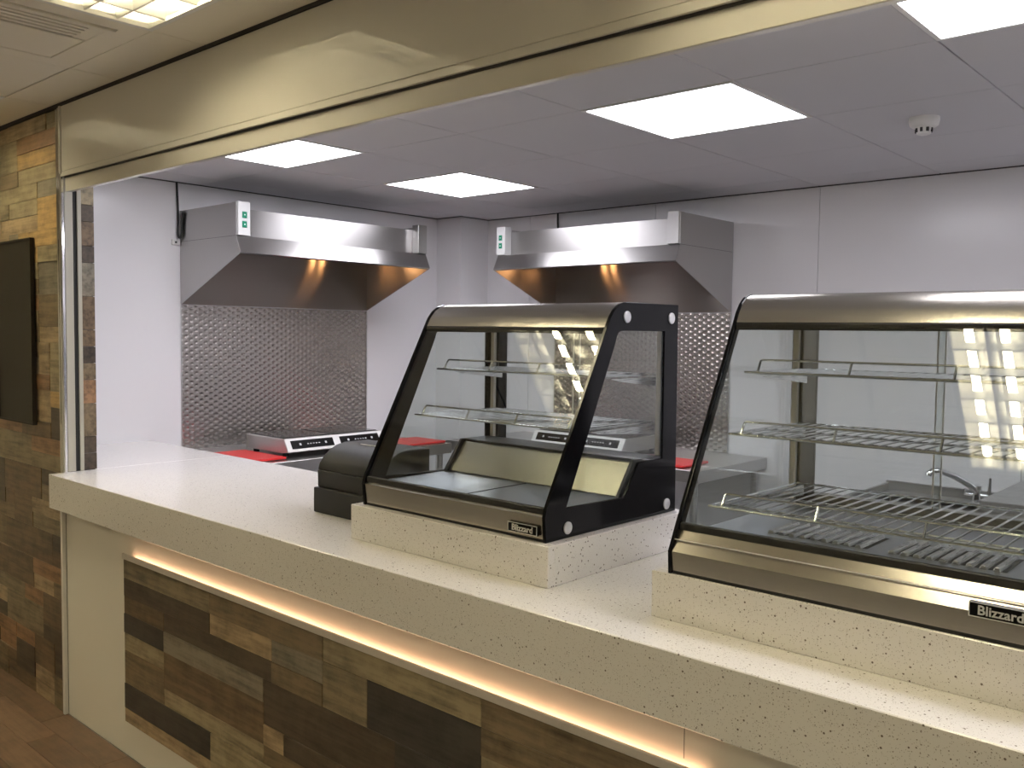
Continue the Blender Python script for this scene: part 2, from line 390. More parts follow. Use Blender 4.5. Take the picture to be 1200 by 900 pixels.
# ------------------------------------------------------------------ ceiling fittings
PL = ['square white light panel nearest the left kitchen wall, beside the shutter housing', 'square white light panel above the kitchen corner between the hoods',
      'large square white light panel in the middle of the kitchen ceiling', 'square white light panel above the larger display case, cut by the frame',
      'square white light panel at the far right end of the kitchen', 'added square light panel right of the larger display case, out of view']
for (px, py), lb in zip(PANELS, PL):
    t = thing('ceiling_light', lb, 'ceiling light', (px+.3, py+.2975, ZK), 'kitchen ceiling light panels')
    o = [(px+.002, py+.002), (px+.598, py+.002), (px+.598, py+.593), (px+.002, py+.593)]
    i = [(px+.016, py+.016), (px+.584, py+.016), (px+.584, py+.579), (px+.016, py+.579)]
    MB().ring(o, i, 'z', ZK-.003, ZK+.010).build('frame', 'light_body', t)
    bx('diffuser', 'kit_light', t, px+.016, px+.584, py+.016, py+.579, ZK-.001, ZK+.004)
t0 = None
TL = ['louvred fluorescent light above the wood-clad wall', 'louvred fluorescent light at the top edge beside the ceiling vent',
      'louvred fluorescent light mirrored in the larger display case', 'added unseen louvre light at the far left end of the front row', 'added unseen louvre light at the right end of the front row']
TL += ['added unseen louvre light in the %s row behind the camera, %s' % (r, c) for r in ('middle', 'rear') for c in ('far left column', 'left column', 'centre column', 'right column', 'far right column')]
def troffer(px, py, lb, tubes=(.21, .39)):
    t = thing('louvre_light', lb, 'ceiling light', (px+.3, py+.3, ZD), 'dining ceiling louvre lights')
    o = [(px+.002, py+.002), (px+.598, py+.002), (px+.598, py+.598), (px+.002, py+.598)]
    i = [(px+.02, py+.02), (px+.58, py+.02), (px+.58, py+.58), (px+.02, py+.58)]
    MB().ring(o, i, 'z', ZD-.003, ZD+.01).build('frame', 'light_body', t)
    h = MB().box(px+.012, px+.588, py+.012, py+.588, ZD+.11, ZD+.115)
    h.box(px+.012, px+.02, py+.012, py+.588, ZD+.008, ZD+.11).box(px+.58, px+.588, py+.012, py+.588, ZD+.008, ZD+.11)
    h.box(px+.02, px+.58, py+.012, py+.02, ZD+.008, ZD+.11).box(px+.02, px+.58, py+.58, py+.588, ZD+.008, ZD+.11)
    h.build('housing', 'louvre', t)
    for dx in tubes:
        MB().tube([(px+dx, py+.03, ZD+.058), (px+dx, py+.57, ZD+.058)], .013, 10).build('tube', 'tube', t, smooth=True)
    for dx in (.12, .30, .48):       # V-shaped long blades
        MB().prism([(px+dx-.004, ZD+.001), (px+dx+.004, ZD+.001), (px+dx+.015, ZD+.038), (px+dx-.015, ZD+.038)], 'y', py+.02, py+.58).build('blade', 'louvre', t)
    for k in range(1, 6):
        yy = py+.02+.56*k/6
        MB().prism([(yy-.003, ZD+.002), (yy+.003, ZD+.002), (yy+.009, ZD+.034), (yy-.009, ZD+.034)], 'x', px+.02, px+.58).build('cross_blade', 'louvre', t)
    return t
for k, ((px, py), lb) in enumerate(zip(TROFF, TL)): troffer(px, py, lb, (.055, .155) if k == 2 else (.21, .39))  # third fitting has its tubes set off-centre to place their reflection
vt = thing('ceiling_vent', 'square ceiling air vent with dark slots at the top left', 'air vent', (VENT[0]+.3, VENT[1]+.3, ZD))
vx, vy = VENT
def sq(a, b): return [(vx+a, vy+a), (vx+b, vy+a), (vx+b, vy+b), (vx+a, vy+b)]
MB().ring(sq(.002, .598), sq(.07, .53), 'z', ZD-.001, ZD+.012).build('flange', 'tile_d', vt)
MB().ring(sq(.074, .526), sq(.10, .50), 'z', ZD-.008, ZD+.006).build('frame', 'tile_d', vt, .002)
bx('duct', 'gap', vt, vx+.07, vx+.53, vy+.07, vy+.53, ZD+.03, ZD+.034)
bx('face_plate', 'tile_d', vt, vx+.10, vx+.36, vy+.10, vy+.50, ZD-.006, ZD+.004, .002)
for k in range(4):
    x = vx+.38+.03*k
    MB().prism([(x, ZD-.006), (x+.016, ZD-.006), (x+.020, ZD+.01), (x+.004, ZD+.01)], 'y', vy+.10, vy+.46).build('slat', 'tile_d', vt)
bx('end_plate', 'tile_d', vt, vx+.37, vx+.50, vy+.46, vy+.50, ZD-.006, ZD+.004)
sd = thing('smoke_detector', 'round white smoke detector on the kitchen ceiling', 'smoke detector', (-1.10, 3.43, ZK))
MB().lathe([(.052, 0), (.052, -.012), (.048, -.028), (.040, -.034)], (-1.10, 3.43, ZK), 28).build('base', 'white', sd, smooth=True)
MB().lathe([(.027, -.034), (.027, -.042), (.024, -.058), (.012, -.062)], (-1.10, 3.43, ZK), 24).build('sensor_head', 'white', sd, smooth=True)
for k in range(8):
    a = k*math.pi/4
    bx('vent_slot', 'gap', sd, -1.10+.0262*math.cos(a)-.004, -1.10+.0262*math.cos(a)+.004, 3.43+.0262*math.sin(a)-.004, 3.43+.0262*math.sin(a)+.004, ZK-.052, ZK-.038)

# ------------------------------------------------------------------ wood-clad wall fitting
bd = thing('wall_board', 'tall dark brown board hung on the wood-clad wall', 'board', (-4.29, 1.49, 1.2))
bx('panel', 'board', bd, -4.485, -4.098, 1.488, 1.501, 1.205, 1.995, .002)
MB().ring([(-4.490, 1.2), (-4.093, 1.2), (-4.093, 2.0), (-4.490, 2.0)], [(-4.482, 1.208), (-4.101, 1.208), (-4.101, 1.992), (-4.482, 1.992)], 'y', 1.484, 1.502).build('frame', 'board', bd)

# ------------------------------------------------------------------ serving counter
ct = thing('serving_counter', 'white serving counter clad with dark mixed wood planks and a warm light strip', 'counter', (-1.4, 1.7, 0))
PF = 1.515
bx('front_board', 'frame_white', ct, -3.835, XR-.002, PF, PF+.018, .001, .879)
for x in (-3.835, -1.6, XR-.022): bx('support_panel', 'frame_white', ct, x, x+.018, PF+.0185, 2.2, .001, .879)
L = [.765, .693, .625, .56, .487, .42, .355, .295, .2, .147]
HAND = [(-3.275, -2.66, 0, 1, 'olive'), (-2.66, -2.045, 0, 1, 'mid'), (-2.045, -1.427, 0, 1, 'oliveL'), (-1.427, -.79, 0, 1, 'mid'), (-.79, -.2, 0, 1, 'olive'), (-.2, XR-.002, 0, 1, 'mid'),
        (-3.275, -2.66, 1, 2, 'dark'), (-2.66, -2.302, 1, 2, 'tan'), (-2.302, -2.047, 1, 2, 'grey'), (-2.047, -1.85, 1, 3, 'olive'), (-1.85, -1.427, 1, 3, 'black'), (-1.427, -.9, 1, 2, 'mid'), (-.9, XR-.002, 1, 2, 'dark'),
        (-3.275, -2.972, 2, 3, 'brown'), (-2.972, -2.302, 2, 3, 'dark'), (-2.302, -2.047, 2, 3, 'mid'), (-1.427, -1.0, 2, 3, 'oliveL'), (-1.0, XR-.002, 2, 3, 'brown'),
        (-3.275, -2.972, 3, 4, 'black'), (-2.972, -2.345, 3, 4, 'grey'), (-2.345, -1.735, 3, 5, 'dark'), (-1.735, -1.1, 3, 5, 'black'), (-1.1, XR-.002, 3, 5, 'mid'),
        (-3.275, -2.972, 4, 5, 'oliveL'), (-2.972, -2.345, 4, 6, 'brown'), (-3.275, -2.972, 5, 7, 'mid'),
        (-2.345, -2.237, 5, 6, 'tan'), (-2.237, -1.6, 5, 6, 'dark'), (-1.6, -.8, 5, 6, 'olive'), (-.8, XR-.002, 5, 6, 'dark'),
        (-2.972, -2.345, 6, 7, 'oliveL'), (-2.345, -1.7, 6, 7, 'mid'), (-1.7, -.6, 6, 7, 'tan'), (-.6, XR-.002, 6, 7, 'brown'),
        (-3.275, -2.658, 7, 8, 'black'), (-2.658, -2.3, 7, 9, 'oliveL'), (-2.3, -1.5, 7, 9, 'brown'), (-1.5, -.7, 7, 9, 'dark'), (-.7, XR-.002, 7, 9, 'olive'),
        (-3.275, -2.658, 8, 9, 'tan')]
for a, b, i, j, t in HAND:
    bx('plank', 'w_'+t, ct, a+.0005, b-.0005, 1.497-rng.choice((0, .001, .002)), PF-.0003, L[j]+.0005, L[i]-.0005, .0008)
bx('led_channel', 'alu', ct, -3.275, XR-.002, 1.489, 1.496, .766, .787, .002)
bx('channel_floor', 'alu', ct, -3.275, XR-.002, 1.4965, PF-.0003, .766, .772)
bx('led_strip', 'led', ct, -3.225, -.84, 1.499, 1.510, .7722, .776)
bx('panel_joint', 'gap', ct, -.8935, -.8925, PF-.0006, PF-.0001, .79, .879)
tp = thing('countertop', 'pale speckled stone worktop running along the serving counter', 'worktop', (-1.4, 1.8, .88))
bx('slab', 'quartz', tp, XJ-.003, XR-.002, 1.455, 2.28, .88, ZT, .002)
bx('return_slab', 'quartz', tp, XL+.002, XJ-.0035, 1.653, 2.28, .88, ZT, .002)
for x0, x1, y1, lb in ((-2.07, -1.327, 2.235, 'speckled stone plinth under the smaller display case'), (-1.04, -.2, 2.275, 'speckled stone plinth under the larger display case')):
    t = thing('display_plinth', lb, 'plinth', ((x0+x1)/2, 1.9, ZT), 'stone plinths on the counter')
    bx('front_slab', 'quartz', t, x0, x1, 1.613, 1.638, ZT, 1.12, .0015)
    bx('side_slab', 'quartz', t, x0, x0+.025, 1.6385, y1, ZT, 1.12, .0015)
    bx('side_slab', 'quartz', t, x1-.025, x1, 1.6385, y1, ZT, 1.12, .0015)
    bx('top_slab', 'quartz', t, x0+.0255, x1-.0255, 1.6385, y1, 1.095, 1.1195)

# ------------------------------------------------------------------ display cases
def text_mesh(name, txt, size, m, parent, origin, xdir, zdir, extr=.0006):
    cu = bpy.data.curves.new('lettering', 'FONT'); cu.body = txt; cu.size = size; cu.extrude = extr; cu.offset = size*.018
    cu.align_x = 'CENTER'; cu.align_y = 'CENTER'; cu.resolution_u = 3
    to = bpy.data.objects.new('lettering', cu); COL.objects.link(to)
    dg = bpy.context.evaluated_depsgraph_get(); me = bpy.data.meshes.new_from_object(to.evaluated_get(dg))
    bpy.data.objects.remove(to)
    X = Vector(xdir).normalized(); Z = Vector(zdir).normalized(); N = X.cross(Z)
    o = WL[parent.name]
    for v in me.vertices: v.co = Vector(origin)+X*v.co.x+Z*v.co.y+N*v.co.z-o
    me.materials.clear(); me.materials.append(M[m]); me.name = name
    ob = bpy.data.objects.new(name, me); COL.objects.link(ob); ob.parent = parent; WL[ob.name] = o
    return ob
def wire_shelf(root, x0, x1, yf, yb, z, rail=.028, pitch=.026, sup=True):
    s = MB(); r = .0020; R = .0030
    s.tube([(x0, yb, z), (x0, yf, z), (x1, yf, z), (x1, yb, z), (x0, yb, z)], R)
    s.tube([(x0, (yf+yb)/2, z-.003), (x1, (yf+yb)/2, z-.003)], R)
    s.tube([(x0, yf+.05, z-.003), (x1, yf+.05, z-.003)], R)
    n = int((x1-x0)/pitch)
    for k in range(1, n):
        x = x0+(x1-x0)*k/n; s.tube([(x, yf, z+.002), (x, yb, z+.002)], r, 5)
    o = s.build('wire_shelf', 'wire', root, smooth=True)
    q = MB(); ra = yf+.016; a = x0+.03; b = x1-.03
    q.tube([(a, yf, z), (a, ra-.004, z+rail-.006), (a, ra, z+rail-.002), (a+.004, ra, z+rail), (b-.004, ra, z+rail), (b, ra, z+rail-.002), (b, ra-.004, z+rail-.006), (b, yf, z)], .0028)
    m = max(2, round((b-a)/.19))
    for k in range(1, m):
        x = a+(b-a)*k/m; q.tube([(x, yf, z), (x, ra, z+rail)], .0028)
    q.build('guard_rail', 'wire', o, smooth=True)
    if sup:
        for x in (x0+.004, x1-.004):
            MB().prism([(yb+.03, z-.008), (yf+.06, z-.008), (yf+.10, z-.016), (yb+.03, z-.035)], 'x', x-.001, x+.001).build('bracket', 'steel', o)
    return o
def display_case(label, x0, x1, prof, win, yb, caps, shelves, side_t, deckz, badge, duct, light_edge):
    """prof: side outline (y,z) from bottom front, round to bottom back; win: window outline of the same length"""
    t = thing('display_case', label, 'display case', ((x0+x1)/2, (1.62+yb)/2, 1.12))
    z0 = 1.1205
    for sx, a, b in ((-1, x0, x0+side_t), (1, x1-side_t, x1)):
        p = MB().ring(prof, win, 'x', a, b).build('side_panel', 'black', t, .0012)
        MB().prism(win, 'x', (a+b)/2-.002, (a+b)/2+.002).build('side_glass', 'glass', p)
        for cy, cz in caps:
            xx = a-.004 if sx < 0 else b
            MB().lathe([(.0155, 0), (.0155, .003), (.013, .004)], (xx, cy, cz), 20, 'x').build('bolt_cap', 'cap', p, smooth=True)
        if light_edge:
            xx = a-.0012 if sx < 0 else b
            fr = prof[:8]
            MB().strip([(q[0]+.004, q[1]) for q in fr], -.004, 'x', xx, xx+.0012).build('edge_strip', 'alu', p)
    xa, xb = x0+side_t, x1-side_t
    (f0y, f0z), (f1y, f1z), (f2y, f2z) = prof[0], prof[1], prof[2]
    # front base band follows the outline up to the glass
    MB().strip([(prof[0][0]+.004, z0+.007), (prof[1][0]+.003, prof[1][1]), (prof[2][0]+.005, prof[2][1]-.018)], -.003, 'x', xa, xb).build('base_band', 'bronze', t, smooth=True)
    bx('base_shadow', 'rubber', t, xa, xb, f0y+.0065, yb-.004, z0-.0003, z0+.012)  # dark strip that paints in the shadow gap under the base band
    bx('lower_bead', 'rubber', t, xa, xb, f2y+.003, f2y+.017, f2z-.019, f2z-.003, .002)
    # slanted front glass
    sl = prof[2]; st = prof[3]
    MB().strip([(sl[0]+.004, sl[1]-.004), (st[0]+.003, st[1]-.006)], -.004, 'x', xa, xb).build('front_glass', 'glass', t)
    # rolled steel top
    rp = [(q[0]+.002, q[1]-.001) for q in prof[3:9]]
    MB().strip(rp, -.003, 'x', xa, xb).build('rolled_top', 'bronze', t, smooth=True)
    bx('upper_bead', 'rubber', t, xa, xb, st[0]+.0, st[0]+.018, st[1]-.018, st[1]-.002, .002)
    # inside
    bx('deck', 'deck', t, xa, xb, f2y+.02, yb-.01, deckz-.006, deckz)
    for a, b in ((xa, xa+.03), (xb-.03, xb)):
        bx('rear_post', 'bronze_dark' if light_edge else 'black', t, a, b, yb-(.10 if light_edge else .05), yb-.004, deckz, st[1]+.03, .003)
        bx('shelf_upright', 'alu', t, (a+.008), (a+.022), yb-(.112 if light_edge else .062), yb-(.1005 if light_edge else .0505), deckz, st[1]+.02)
    bx('rear_sill', 'bronze', t, xa+.03, xb-.03, yb-.045, yb-.004, deckz, deckz+.022)
    bx('rear_header', 'bronze', t, xa+.03, xb-.03, yb-.045, yb-.004, st[1]+.008, st[1]+.03)
    xm = (xa+xb)/2 if not light_edge else -.6575
    for a, b, c in ((xa+.03, xm+.0065, yb-.020), (xm-.0065, xb-.03, yb-.034)):
        d = bx('sliding_door', 'glass', t, a, b, c, c+.004, deckz+.022, st[1]+.008)
        e = b if b < xb-.05 else a
        bx('door_edge', 'alu', d, e-.0015, e+.0015, c-.0005, c+.0045, deckz+.022, st[1]+.008)
    for yf, z in shelves: wire_shelf(t, xa+.03, xb-.03, yf, yb-(.114 if light_edge else .065), z)
    if duct:
        (d0, dz0), (d1, dz1) = duct
        MB().prism([(d0, dz0), (d1, dz1), (yb-.065, dz1), (yb-.065, dz0)], 'x', xa+.012, xb-.012).build('air_duct', 'duct', t, .003)
        for a, b in ((xa+.002, xa+.012), (xb-.012, xb-.002)):
            MB().prism([(d0-.01, dz0), (d1-.008, dz1+.008), (yb-.065, dz1+.008), (yb-.065, dz0)], 'x', a, b).build('duct_end_cap', 'rubber', t)
        bx('duct_rim', 'rubber', t, xa+.012, xb-.012, d1+.004, yb-.065, dz1+.0005, dz1+.008)
        bx('deck_seam', 'rubber', t, xm-.002, xm+.002, f2y+.02, d0, deckz, deckz+.0012)
    # badge with lettering
    bx0, bx1, bz0, bz1 = badge
    y_at = prof[1][0]+.003
    bg = bx('badge', 'black', t, bx0, bx1, y_at-.0055, y_at+.004, bz0, bz1, .003, seg=2)
    rim = .0025
    MB().ring([(bx0+.001, bz0+.001), (bx1-.001, bz0+.001), (bx1-.001, bz1-.001), (bx0+.001, bz1-.001)],
              [(bx0+rim, bz0+rim), (bx1-rim, bz0+rim), (bx1-rim, bz1-rim), (bx0+rim, bz1-rim)], 'y', y_at-.0062, y_at-.005).build('badge_rim', 'silver_print', bg)
    text_mesh('lettering', 'Blizzard', (bx1-bx0)*.225, 'silver_print', bg, ((bx0+bx1)/2, y_at-.0062, (bz0+bz1)/2-.0005), (1, 0, 0), (0, 0, 1))
    return t
P1 = [(1.634, 1.1205), (1.629, 1.182), (1.636, 1.206), (1.867, 1.640), (1.880, 1.664), (1.898, 1.685), (1.920, 1.699), (1.945, 1.706), (2.205, 1.706), (2.210, 1.277), (2.212, 1.1205), (1.956, 1.1205)]
W1 = [(1.709, 1.196), (1.713, 1.199), (1.720, 1.214), (1.905, 1.600), (1.910, 1.615), (1.918, 1.626), (1.93, 1.630), (1.95, 1.631), (2.136, 1.631), (2.139, 1.277), (2.023, 1.277), (1.956, 1.190)]
c1 = display_case('smaller glass display case with black sides, two wire shelves, beside the receipt printer', -2.041, -1.352, P1, W1, 2.21,
                  [(1.952, 1.667), (2.168, 1.668), (1.716, 1.146), (2.164, 1.146)], [(1.888, 1.510), (1.798, 1.375)], .010, 1.186, (-1.469, -1.373, 1.134, 1.160),
                  ((1.956, 1.188), (2.023, 1.275)), False)
P2 = [(1.613, 1.1205), (1.610, 1.168), (1.640, 1.228), (1.865, 1.653), (1.876, 1.675), (1.892, 1.696), (1.912, 1.711), (1.938, 1.718), (2.255, 1.718), (2.262, 1.1205)]
W2 = [(1.646, 1.150), (1.643, 1.168), (1.672, 1.232), (1.885, 1.640), (1.893, 1.655), (1.905, 1.672), (1.925, 1.684), (1.945, 1.690), (2.215, 1.690), (2.222, 1.150)]
c2 = display_case('larger glass display case with three wire shelves at the right edge of the frame', -1.0, -.25, P2, W2, 2.262,
                  [], [(1.858, 1.540), (1.790, 1.405), (1.712, 1.255)], .008, 1.198, (-.416, -.318, 1.160, 1.187), None, True)
bx('kick_line', 'alu', c2, -.992, -.258, 1.6245, 1.6275, 1.1915, 1.193)
for gx in (-.86, -.607):
    for k in range(9):
        x = gx+.0235*k
        lo = MB().prism([(x-.007, 1.198), (x+.007, 1.198), (x+.004, 1.2055), (x-.004, 1.2055)], 'y', 1.795, 1.93).build('louvre', 'steel', c2, .001)
        bx('louvre_slot', 'gap', lo, x+.0075, x+.0155, 1.80, 1.928, 1.1982, 1.1988)
for k in range(9):
    MB().lathe([(.005, 0), (.005, .0006)], (-.607+.0225*k, 1.985, 1.1982), 10).build('vent_hole', 'gap', c2)

# ------------------------------------------------------------------ receipt printer on the counter
pr = thing('receipt_printer', 'black receipt printer with curved lid on the counter beside the smaller display case', 'printer', (-2.3, 1.87, ZT))
PX0, PX1 = -2.462, -2.13
bx('base', 'plastic', pr, PX0, PX1, 1.763, 2.0, ZT+.001, 1.104, .004, seg=2)
def pp(off=0):
    return [(1.776, 1.105), (1.774, 1.160), (1.782, 1.183), (1.800, 1.206), (1.823, 1.224), (1.850, 1.238), (1.885, 1.245), (1.985, 1.245), (1.985, 1.105)]
q = pp()
MB().prism([q[0], q[1], (1.97, 1.16), (1.985, 1.105)], 'x', PX0+.006, PX1-.006).build('body', 'plastic', pr, .002)
MB().prism([(1.775, 1.1612)] + q[2:8] + [(1.985, 1.1612)], 'x', PX0+.006, PX1-.006).build('lid', 'plastic', pr, .003, smooth=True)
bx('paper_slot', 'white', pr, PX0+.10, PX0+.18, 1.880, 1.883, 1.2445, 1.2465)
for x in (PX0+.02, PX1-.02):
    bx('foot', 'rubber', pr, x-.012, x+.012, 1.78, 1.80, ZT, ZT+.001)

# ------------------------------------------------------------------ extraction hoods (built in a local frame: u along wall, d out from wall)
def hood(label, to_world, ulen, flip, loc, badge_u, lamp_u):
    t = thing('extraction_hood', label, 'extraction hood', loc, 'extraction hoods')
    def poly(name, m, pts_dz, u0, u1, parent=t, bevel=0, smooth=False):
        mb = MB().prism(pts_dz, 'x', u0, u1); mb.v = [to_world(*v) for v in mb.v]; return mb.build(name, m, parent, bevel, smooth)
    def box(name, m, u0, u1, d0, d1, z0, z1, parent=t, bevel=0):
        mb = MB().box(u0, u1, d0, d1, z0, z1); mb.v = [to_world(*v) for v in mb.v]; return mb.build(name, m, parent, bevel)
    side = [(.002, 1.755), (.004, 1.755), (.602, 2.004), (.606, 2.010), (.566, 2.094), (.566, 2.262), (.002, 2.262)]
    for a, b in ((0, .003), (ulen-.003, ulen)):
        s = poly('side_panel', 'steel_h', side, a, b)
        box('side_seam', 'gap', a-.0003, b+.0003, .01, .56, 2.0945, 2.096, s)
    poly('front_lip', 'steel_h', [(.601, 2.004), (.607, 2.009), (.567, 2.095), (.56, 2.095)], .003, ulen-.003)
    box('lip_return', 'steel_v', .003, ulen-.003, .575, .601, 2.004, 2.0065)
    box('upper_front', 'steel_h', .003, ulen-.003, .520, .523, 2.09, 2.238, bevel=0)
    box('ledge', 'steel_h', .003, ulen-.003, .5235, .566, 2.0935, 2.0955)
    box('top_plate', 'steel_h', .003, ulen-.003, .004, .5195, 2.234, 2.237)
    box('back_plate', 'steel_v', .003, ulen-.003, .003, .006, 1.757, 2.234)
    # sloping baffle filter inside
    for k in range(3):
        u0 = .02+(ulen-.04)*k/3; u1 = .02+(ulen-.04)*(k+1)/3
        f = poly('grease_filter', 'steel_v', [(.16, 2.205), (.50, 2.075), (.505, 2.09), (.165, 2.22)], u0+.003, u1-.003)
    # lamp under the filters, near the wall
    lu = lamp_u
    lp = box('lamp_housing', 'steel_v', lu-.10, lu+.10, .10, .16, 2.085, 2.11)
    for du in (-.035, .035):
        mb = MB().tube([(lu+du-.012, .13, 2.07), (lu+du+.012, .13, 2.07)], .010, 10); mb.v = [to_world(*v) for v in mb.v]
        mb.build('bulb', 'lamp', lp, smooth=True)
    # control box at one end, duct box at the other
    cu = (.0, .075) if not flip else (ulen-.075, ulen)
    eu = (ulen-.075, ulen) if not flip else (.0, .075)
    c = box('control_box', 'box_grey', cu[0]+.003, cu[1]-.003, .5235, .584, 2.097, 2.266, bevel=.002)
    um = (cu[0]+cu[1])/2
    for zz in (2.20, 2.152):
        sw = box('switch', 'green', um-.013, um+.013, .584, .588, zz-.016, zz+.016, c, .001)
        box('switch_mark', 'white', um-.003, um+.003, .588, .5885, zz-.003, zz+.003, sw)
    e = box('end_box', 'steel_h', eu[0]+.003, eu[1]-.003, .5235, .580, 2.097, 2.266, bevel=.002)
    b = poly('badge', 'black', [(.5895, 2.037), (.5905, 2.0375), (.5815, 2.0565), (.5805, 2.056)], badge_u-.02, badge_u+.02)
    return t
H0 = 2.455; HL = 1.29
hood('steel extraction hood on the left kitchen wall with two green switches', lambda u, d, z: (XL+d, H0+u, z), HL, False, (XL+.3, H0+HL/2, 1.755), .64, .99)
G0 = -3.785
hood('steel extraction hood on the back wall above the smaller display case', lambda u, d, z: (G0+u, YB-.003-d, z), HL, False, (G0+HL/2, YB-.3, 1.755), .62, .34)

# quilted splashbacks (embossed steel)
def splash(label, to_world, ulen, z0, z1, loc):
    pu, pz = .059, .034; nu = int(ulen/.0042); nz = int((z1-z0)/.0042); vs = []; A = .0026
    for j in range(nz+1):
        z = z0+(z1-z0)*j/nz
        for i in range(nu+1):
            u = ulen*i/nu
            h = -A*max(0, math.cos(2*math.pi*u/pu)*math.cos(2*math.pi*(z-z0)/pz))**1.4
            vs.append(to_world(u, .004+h, z))
    fs = [(j*(nu+1)+i, j*(nu+1)+i+1, (j+1)*(nu+1)+i+1, (j+1)*(nu+1)+i) for j in range(nz) for i in range(nu)]
    t = thing('splashback', label, 'splashback', loc, 'quilted steel splashbacks')
    mb = MB(); mb.v = vs; mb.f = fs; mb.build('embossed_sheet', 'quilt', t, smooth=True)
    for a in (0, ulen-.004):
        q = MB().box(a, a+.004, .0005, .0075, z0, z1); q.v = [to_world(*v) for v in q.v]; q.build('edge_strip', 'steel', t)
splash('quilted steel splashback under the left wall hood', lambda u, d, z: (XL+d, H0+u, z), HL, .952, 1.752, (XL, H0+HL/2, .952))
splash('quilted steel splashback under the back wall hood', lambda u, d, z: (G0+u, YB-.001-d, z), HL, .952, 1.752, (G0+HL/2, YB, .952))

# cables
def cable(pts, label):
    P = [Vector(p) for p in pts]; out = []
    for i in range(len(P)-1):
        p0 = P[max(i-1, 0)]; p1 = P[i]; p2 = P[i+1]; p3 = P[min(i+2, len(P)-1)]
        for k in range(6):
            t = k/6
            out.append(.5*((2*p1)+(p2-p0)*t+(2*p0-5*p1+4*p2-p3)*t*t+(3*p1-p0-3*p2+p3)*t**3))
    out.append(P[-1])
    tag(MB().tube(out, .006, 8).build('power_cable', 'rubber', smooth=True), label, 'cable', 'hood power cables')
cable([(XL+.012, 2.432, ZK), (XL+.012, 2.436, 2.33), (XL+.012, 2.440, 2.22), (XL+.014, 2.436, 2.14), (XL+.02, 2.442, 2.115), (XL+.035, 2.446, 2.135), (XL+.04, 2.447, 2.2), (XL+.045, 2.446, 2.235), (XL+.05, 2.4475, 2.25)],
      'black power cable looping beside the left wall hood')
cable([(-3.77, YB-.012, ZK), (-3.768, YB-.014, 2.36), (-3.766, YB-.012, 2.31), (-3.762, YB-.002, 2.285)], 'short black power cable above the back wall hood')
js = thing('cable_socket', 'small white cable outlet on the wall beside the left hood', 'socket', (XL, 2.44, 2.1))
bx('back_box', 'white', js, XL+.0005, XL+.012, 2.405, 2.45, 2.075, 2.105, .002)
bx('gland', 'rubber', js, XL+.012, XL+.016, 2.42, 2.43, 2.085, 2.095)

# ------------------------------------------------------------------ steel tables
def table(label, x0, x1, y0, y1, z, front, loc, lip=.06):
    t = thing('steel_table', label, 'table', loc, 'steel kitchen tables')
    bx('tabletop', 'steel_t', t, x0, x1, y0, y1, z-.004, z, .001)
    if front == 'x': bx('front_edge', 'steel_t', t, x1-.003, x1, y0, y1, z-lip, z-.004); bx('end_edge', 'steel_t', t, x0, x1-.003, y0, y0+.003, z-lip, z-.004)
    else: bx('front_edge', 'steel_t', t, x0, x1, y0, y0+.003, z-lip, z-.004); bx('end_edge', 'steel_t', t, x1-.003, x1, y0+.003, y1, z-lip, z-.004)
    for x in (x0+.05, x1-.05):
        for y in (y0+.05, y1-.05):
            MB().tube([(x, y, .03), (x, y, z-.004)], .019, 10).build('leg', 'steel', t, smooth=True)
            MB().tube([(x, y, -.003), (x, y, .03)], .022, 10).build('foot', 'rubber', t, smooth=True)
    bx('undershelf', 'steel_t', t, x0+.03, x1-.03, y0+.03, y1-.03, .25, .27)
    return t
TZ = .95
table('steel table against the left wall carrying an induction hob', XL+.002, -3.90, 2.36, 3.80, TZ, 'x', (-4.28, 3.1, 0))
table('steel table against the back wall under the right hood', -4.05, -2.255, 3.895, YB-.003, TZ, 'y', (-3.2, 4.26, 0))
def hob(label, to_world, loc):
    t = thing('induction_hob', label, 'hob', loc, 'double induction hobs')
    wd, dp = .655, .40
    def box(name, m, u0, u1, d0, d1, z0, z1, parent=t, bevel=0):
        mb = MB().box(u0, u1, d0, d1, z0, z1); mb.v = [to_world(*v) for v in mb.v]; return mb.build(name, m, parent, bevel)
    mb = MB().prism([(0, TZ+.022), (.345, TZ+.022), (dp, TZ+.030), (.36, TZ+.098), (0, TZ+.098)], 'x', 0, wd); mb.v = [to_world(*v) for v in mb.v]
    mb.build('body', 'steel_t', t, .002)
    for k in range(2):
        box('glass_plate', 'ceran', .015+k*wd/2, wd/2-.010+k*wd/2, .02, .335, TZ+.0982, TZ+.102, bevel=.001)
    # sloping white control fascia
    A = Vector((.36, TZ+.098)); B = Vector((dp, TZ+.030)); d = (B-A); n = Vector((-d.y, d.x)).normalized()
    if n.x < 0: n = -n
    def slope(name, m, u0, u1, s0, s1, h0, h1, parent=t):
        pts = [A+d*s0+n*h0, A+d*s1+n*h0, A+d*s1+n*h1, A+d*s0+n*h1]
        q = MB().prism([tuple(p) for p in pts], 'x', u0, u1); q.v = [to_world(*v) for v in q.v]; return q.build(name, m, parent)
    slope('control_fascia', 'white', .002, wd-.002, .02, .98, .0005, .004)
    for k in range(2):
        u0 = .032+k*.318
        c = slope('control_panel', 'panel_dark', u0, u0+.272, .2, .80, .004, .006)
        for j in range(5): slope('button', 'print', u0+.10+.018*j, u0+.110+.018*j, .47, .54, .006, .0065, c)
        slope('knob_mark', 'print', u0+.05, u0+.062, .42, .58, .006, .0068, c); slope('knob_mark', 'print', u0+.215, u0+.227, .42, .58, .006, .0068, c)
    for u in (.04, wd-.04):
        for dd in (.04, .32):
            q = MB().lathe([(.016, 0), (.016, .021)], (u, dd, TZ+.0005), 12); q.v = [to_world(*v) for v in q.v]; q.build('foot', 'rubber', t, smooth=True)
